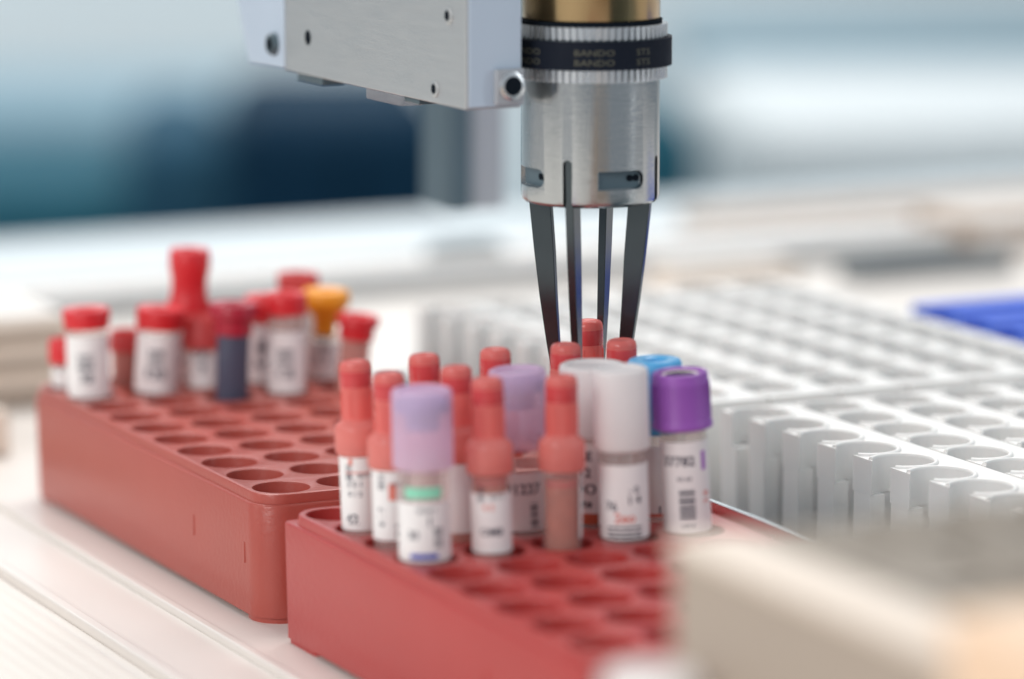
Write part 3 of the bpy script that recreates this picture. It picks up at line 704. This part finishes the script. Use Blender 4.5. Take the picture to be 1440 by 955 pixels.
# ------------------------------------------------------------------ robot arm head
A0 = at(655, 155, 886)
AX0, AX1, AY, AZ = A0.x, A0.x+14.7, A0.y, A0.z
def on_side(px, py):
    d_ = FW+RT*((px-720)/5200)-UP*((py-477.5)/5200); k = (AX0-CAM.x)/d_.x; return CAM+d_*k
t = thing('gantry_robot', 'brushed aluminium robot head with screws and a clamp, left of the gripper barrel', 'robot', (AX0, AY, AZ))
H = 75
YB = on_side(401, 98).y-AY
pl = [(on_side(px, py).y-AY, on_side(px, py).z-AZ) for px, py in ((400, 97), (352, 89), (346, 60), (334, -10), (322, -80))]
b = MB(); b.box(0, AX1-AX0, 0, YB, 0, H); b.build('housing', M['alu'], t, bevel=.3)
b = MB(); b.box(.7, AX1-AX0-.1, -.55, -.02, .5, H); b.build('front_plate', M['alu_blue'], t, bevel=.2)
pp = [(YB+.1, pl[0][1]+.2)]+pl[1:]+[(YB+.1, pl[-1][1])]; n = len(pp)
b = MB(); b.add([(-.35, y, z) for y, z in pp]+[(12, y, z) for y, z in pp], [tuple(range(n)), tuple(range(2*n-1, n-1, -1))]+[(i, (i+1) % n, n+(i+1) % n, n+i) for i in range(n)])
b.build('rear_panel', M['alu_blue'], t, bevel=.3)
def side_screw(px, py, r, m1, name='screw', proud=.5):
    # point on the side face x = AX0
    d_ = FW+RT*((px-720)/5200)-UP*((py-477.5)/5200); k = (AX0-CAM.x)/d_.x; p = CAM+d_*k
    q = MB(); q.lathe([(.01, -.3), (r*.52, -.3), (r*.55, proud*.9), (r*.85, proud), (r, proud*.6), (r, -.5)], 28)
    o = q.build(name, M[m1], t, smooth=40)
    o.matrix_local = Matrix.Translation((Vector((0, p.y-AY, p.z-AZ)))*S) @ Matrix.Rotation(R(-90), 4, 'Y')
    e = MB(); e.lathe([(.01, proud+.05), (r*.62, proud+.05), (r*.62, proud-.3)], 6)
    k_ = e.build('socket', M['dark'], o)
side_screw(612, 125, 2.1, 'alu'); side_screw(631, 22, 2.2, 'alu'); side_screw(433, 53, 2.0, 'dark', 'bolt_hole', .05)
side_screw(388, 62, 3.0, 'tray', 'bolt', 2.0)
# clamp on the front plate: dark ring and hole in a small block
cb = MB(); cb.box(6.9, AX1-AX0-.2, -2.6, -.6, 1.0, 9.6); cl = cb.build('clamp_block', M['post_light'], t, bevel=.4)
q = MB(); q.lathe([(2.0, 1.0), (2.6, 1.05), (3.4, .7), (3.5, 0), (3.5, -.6)], 36); o = q.build('clamp_ring', M['steel'], cl, smooth=40)
o.matrix_local = Matrix.Translation(Vector((10.9, -2.6, 5.6))*S) @ Matrix.Rotation(R(90), 4, 'X')
q = MB(); q.lathe([(.01, 1.1), (2.3, 1.1), (2.3, .6)], 30); o2 = q.build('clamp_bore', M['dark'], cl, smooth=40); o2.matrix_local = Matrix.Translation(Vector((10.9, -2.6, 5.6))*S) @ Matrix.Rotation(R(90), 4, 'X')
# fittings under the arm
q = MB(); y0_ = on_side(560, 131).y-AY; y1_ = on_side(512, 121).y-AY; q.box(.5, 7, y0_, y1_, -2.8, -.05); q.build('sensor_window', M['clear'], t, bevel=.3)
q = MB(); q.box(1.5, 7, y0_-9, y0_-.3, -1.6, -.05); q.build('cable_clip', M['tray'], t, bevel=.3)
q = MB(); y0_ = on_side(450, 108).y-AY; y1_ = on_side(415, 100).y-AY; q.box(.6, 7, y0_, y1_, -2.0, -.05); q.build('cable_clip', M['tray'], t, bevel=.3)
# second post behind the arm
q0 = at(632, 300, 1180)
t = thing('robot_post', 'grey vertical post, blurred behind the arm head', 'post', (q0.x, q0.y, q0.z))
wd = 93/5200*1180
b = MB(); b.box(0, wd*.38, 0, 22, 0, 130); b.build('housing', M['post'], t, bevel=1)
b = MB(); b.box(wd*.39, wd*.98, 2, 20, 0, 130); b.build('cover_strip', M['post_light'], t, bevel=1)
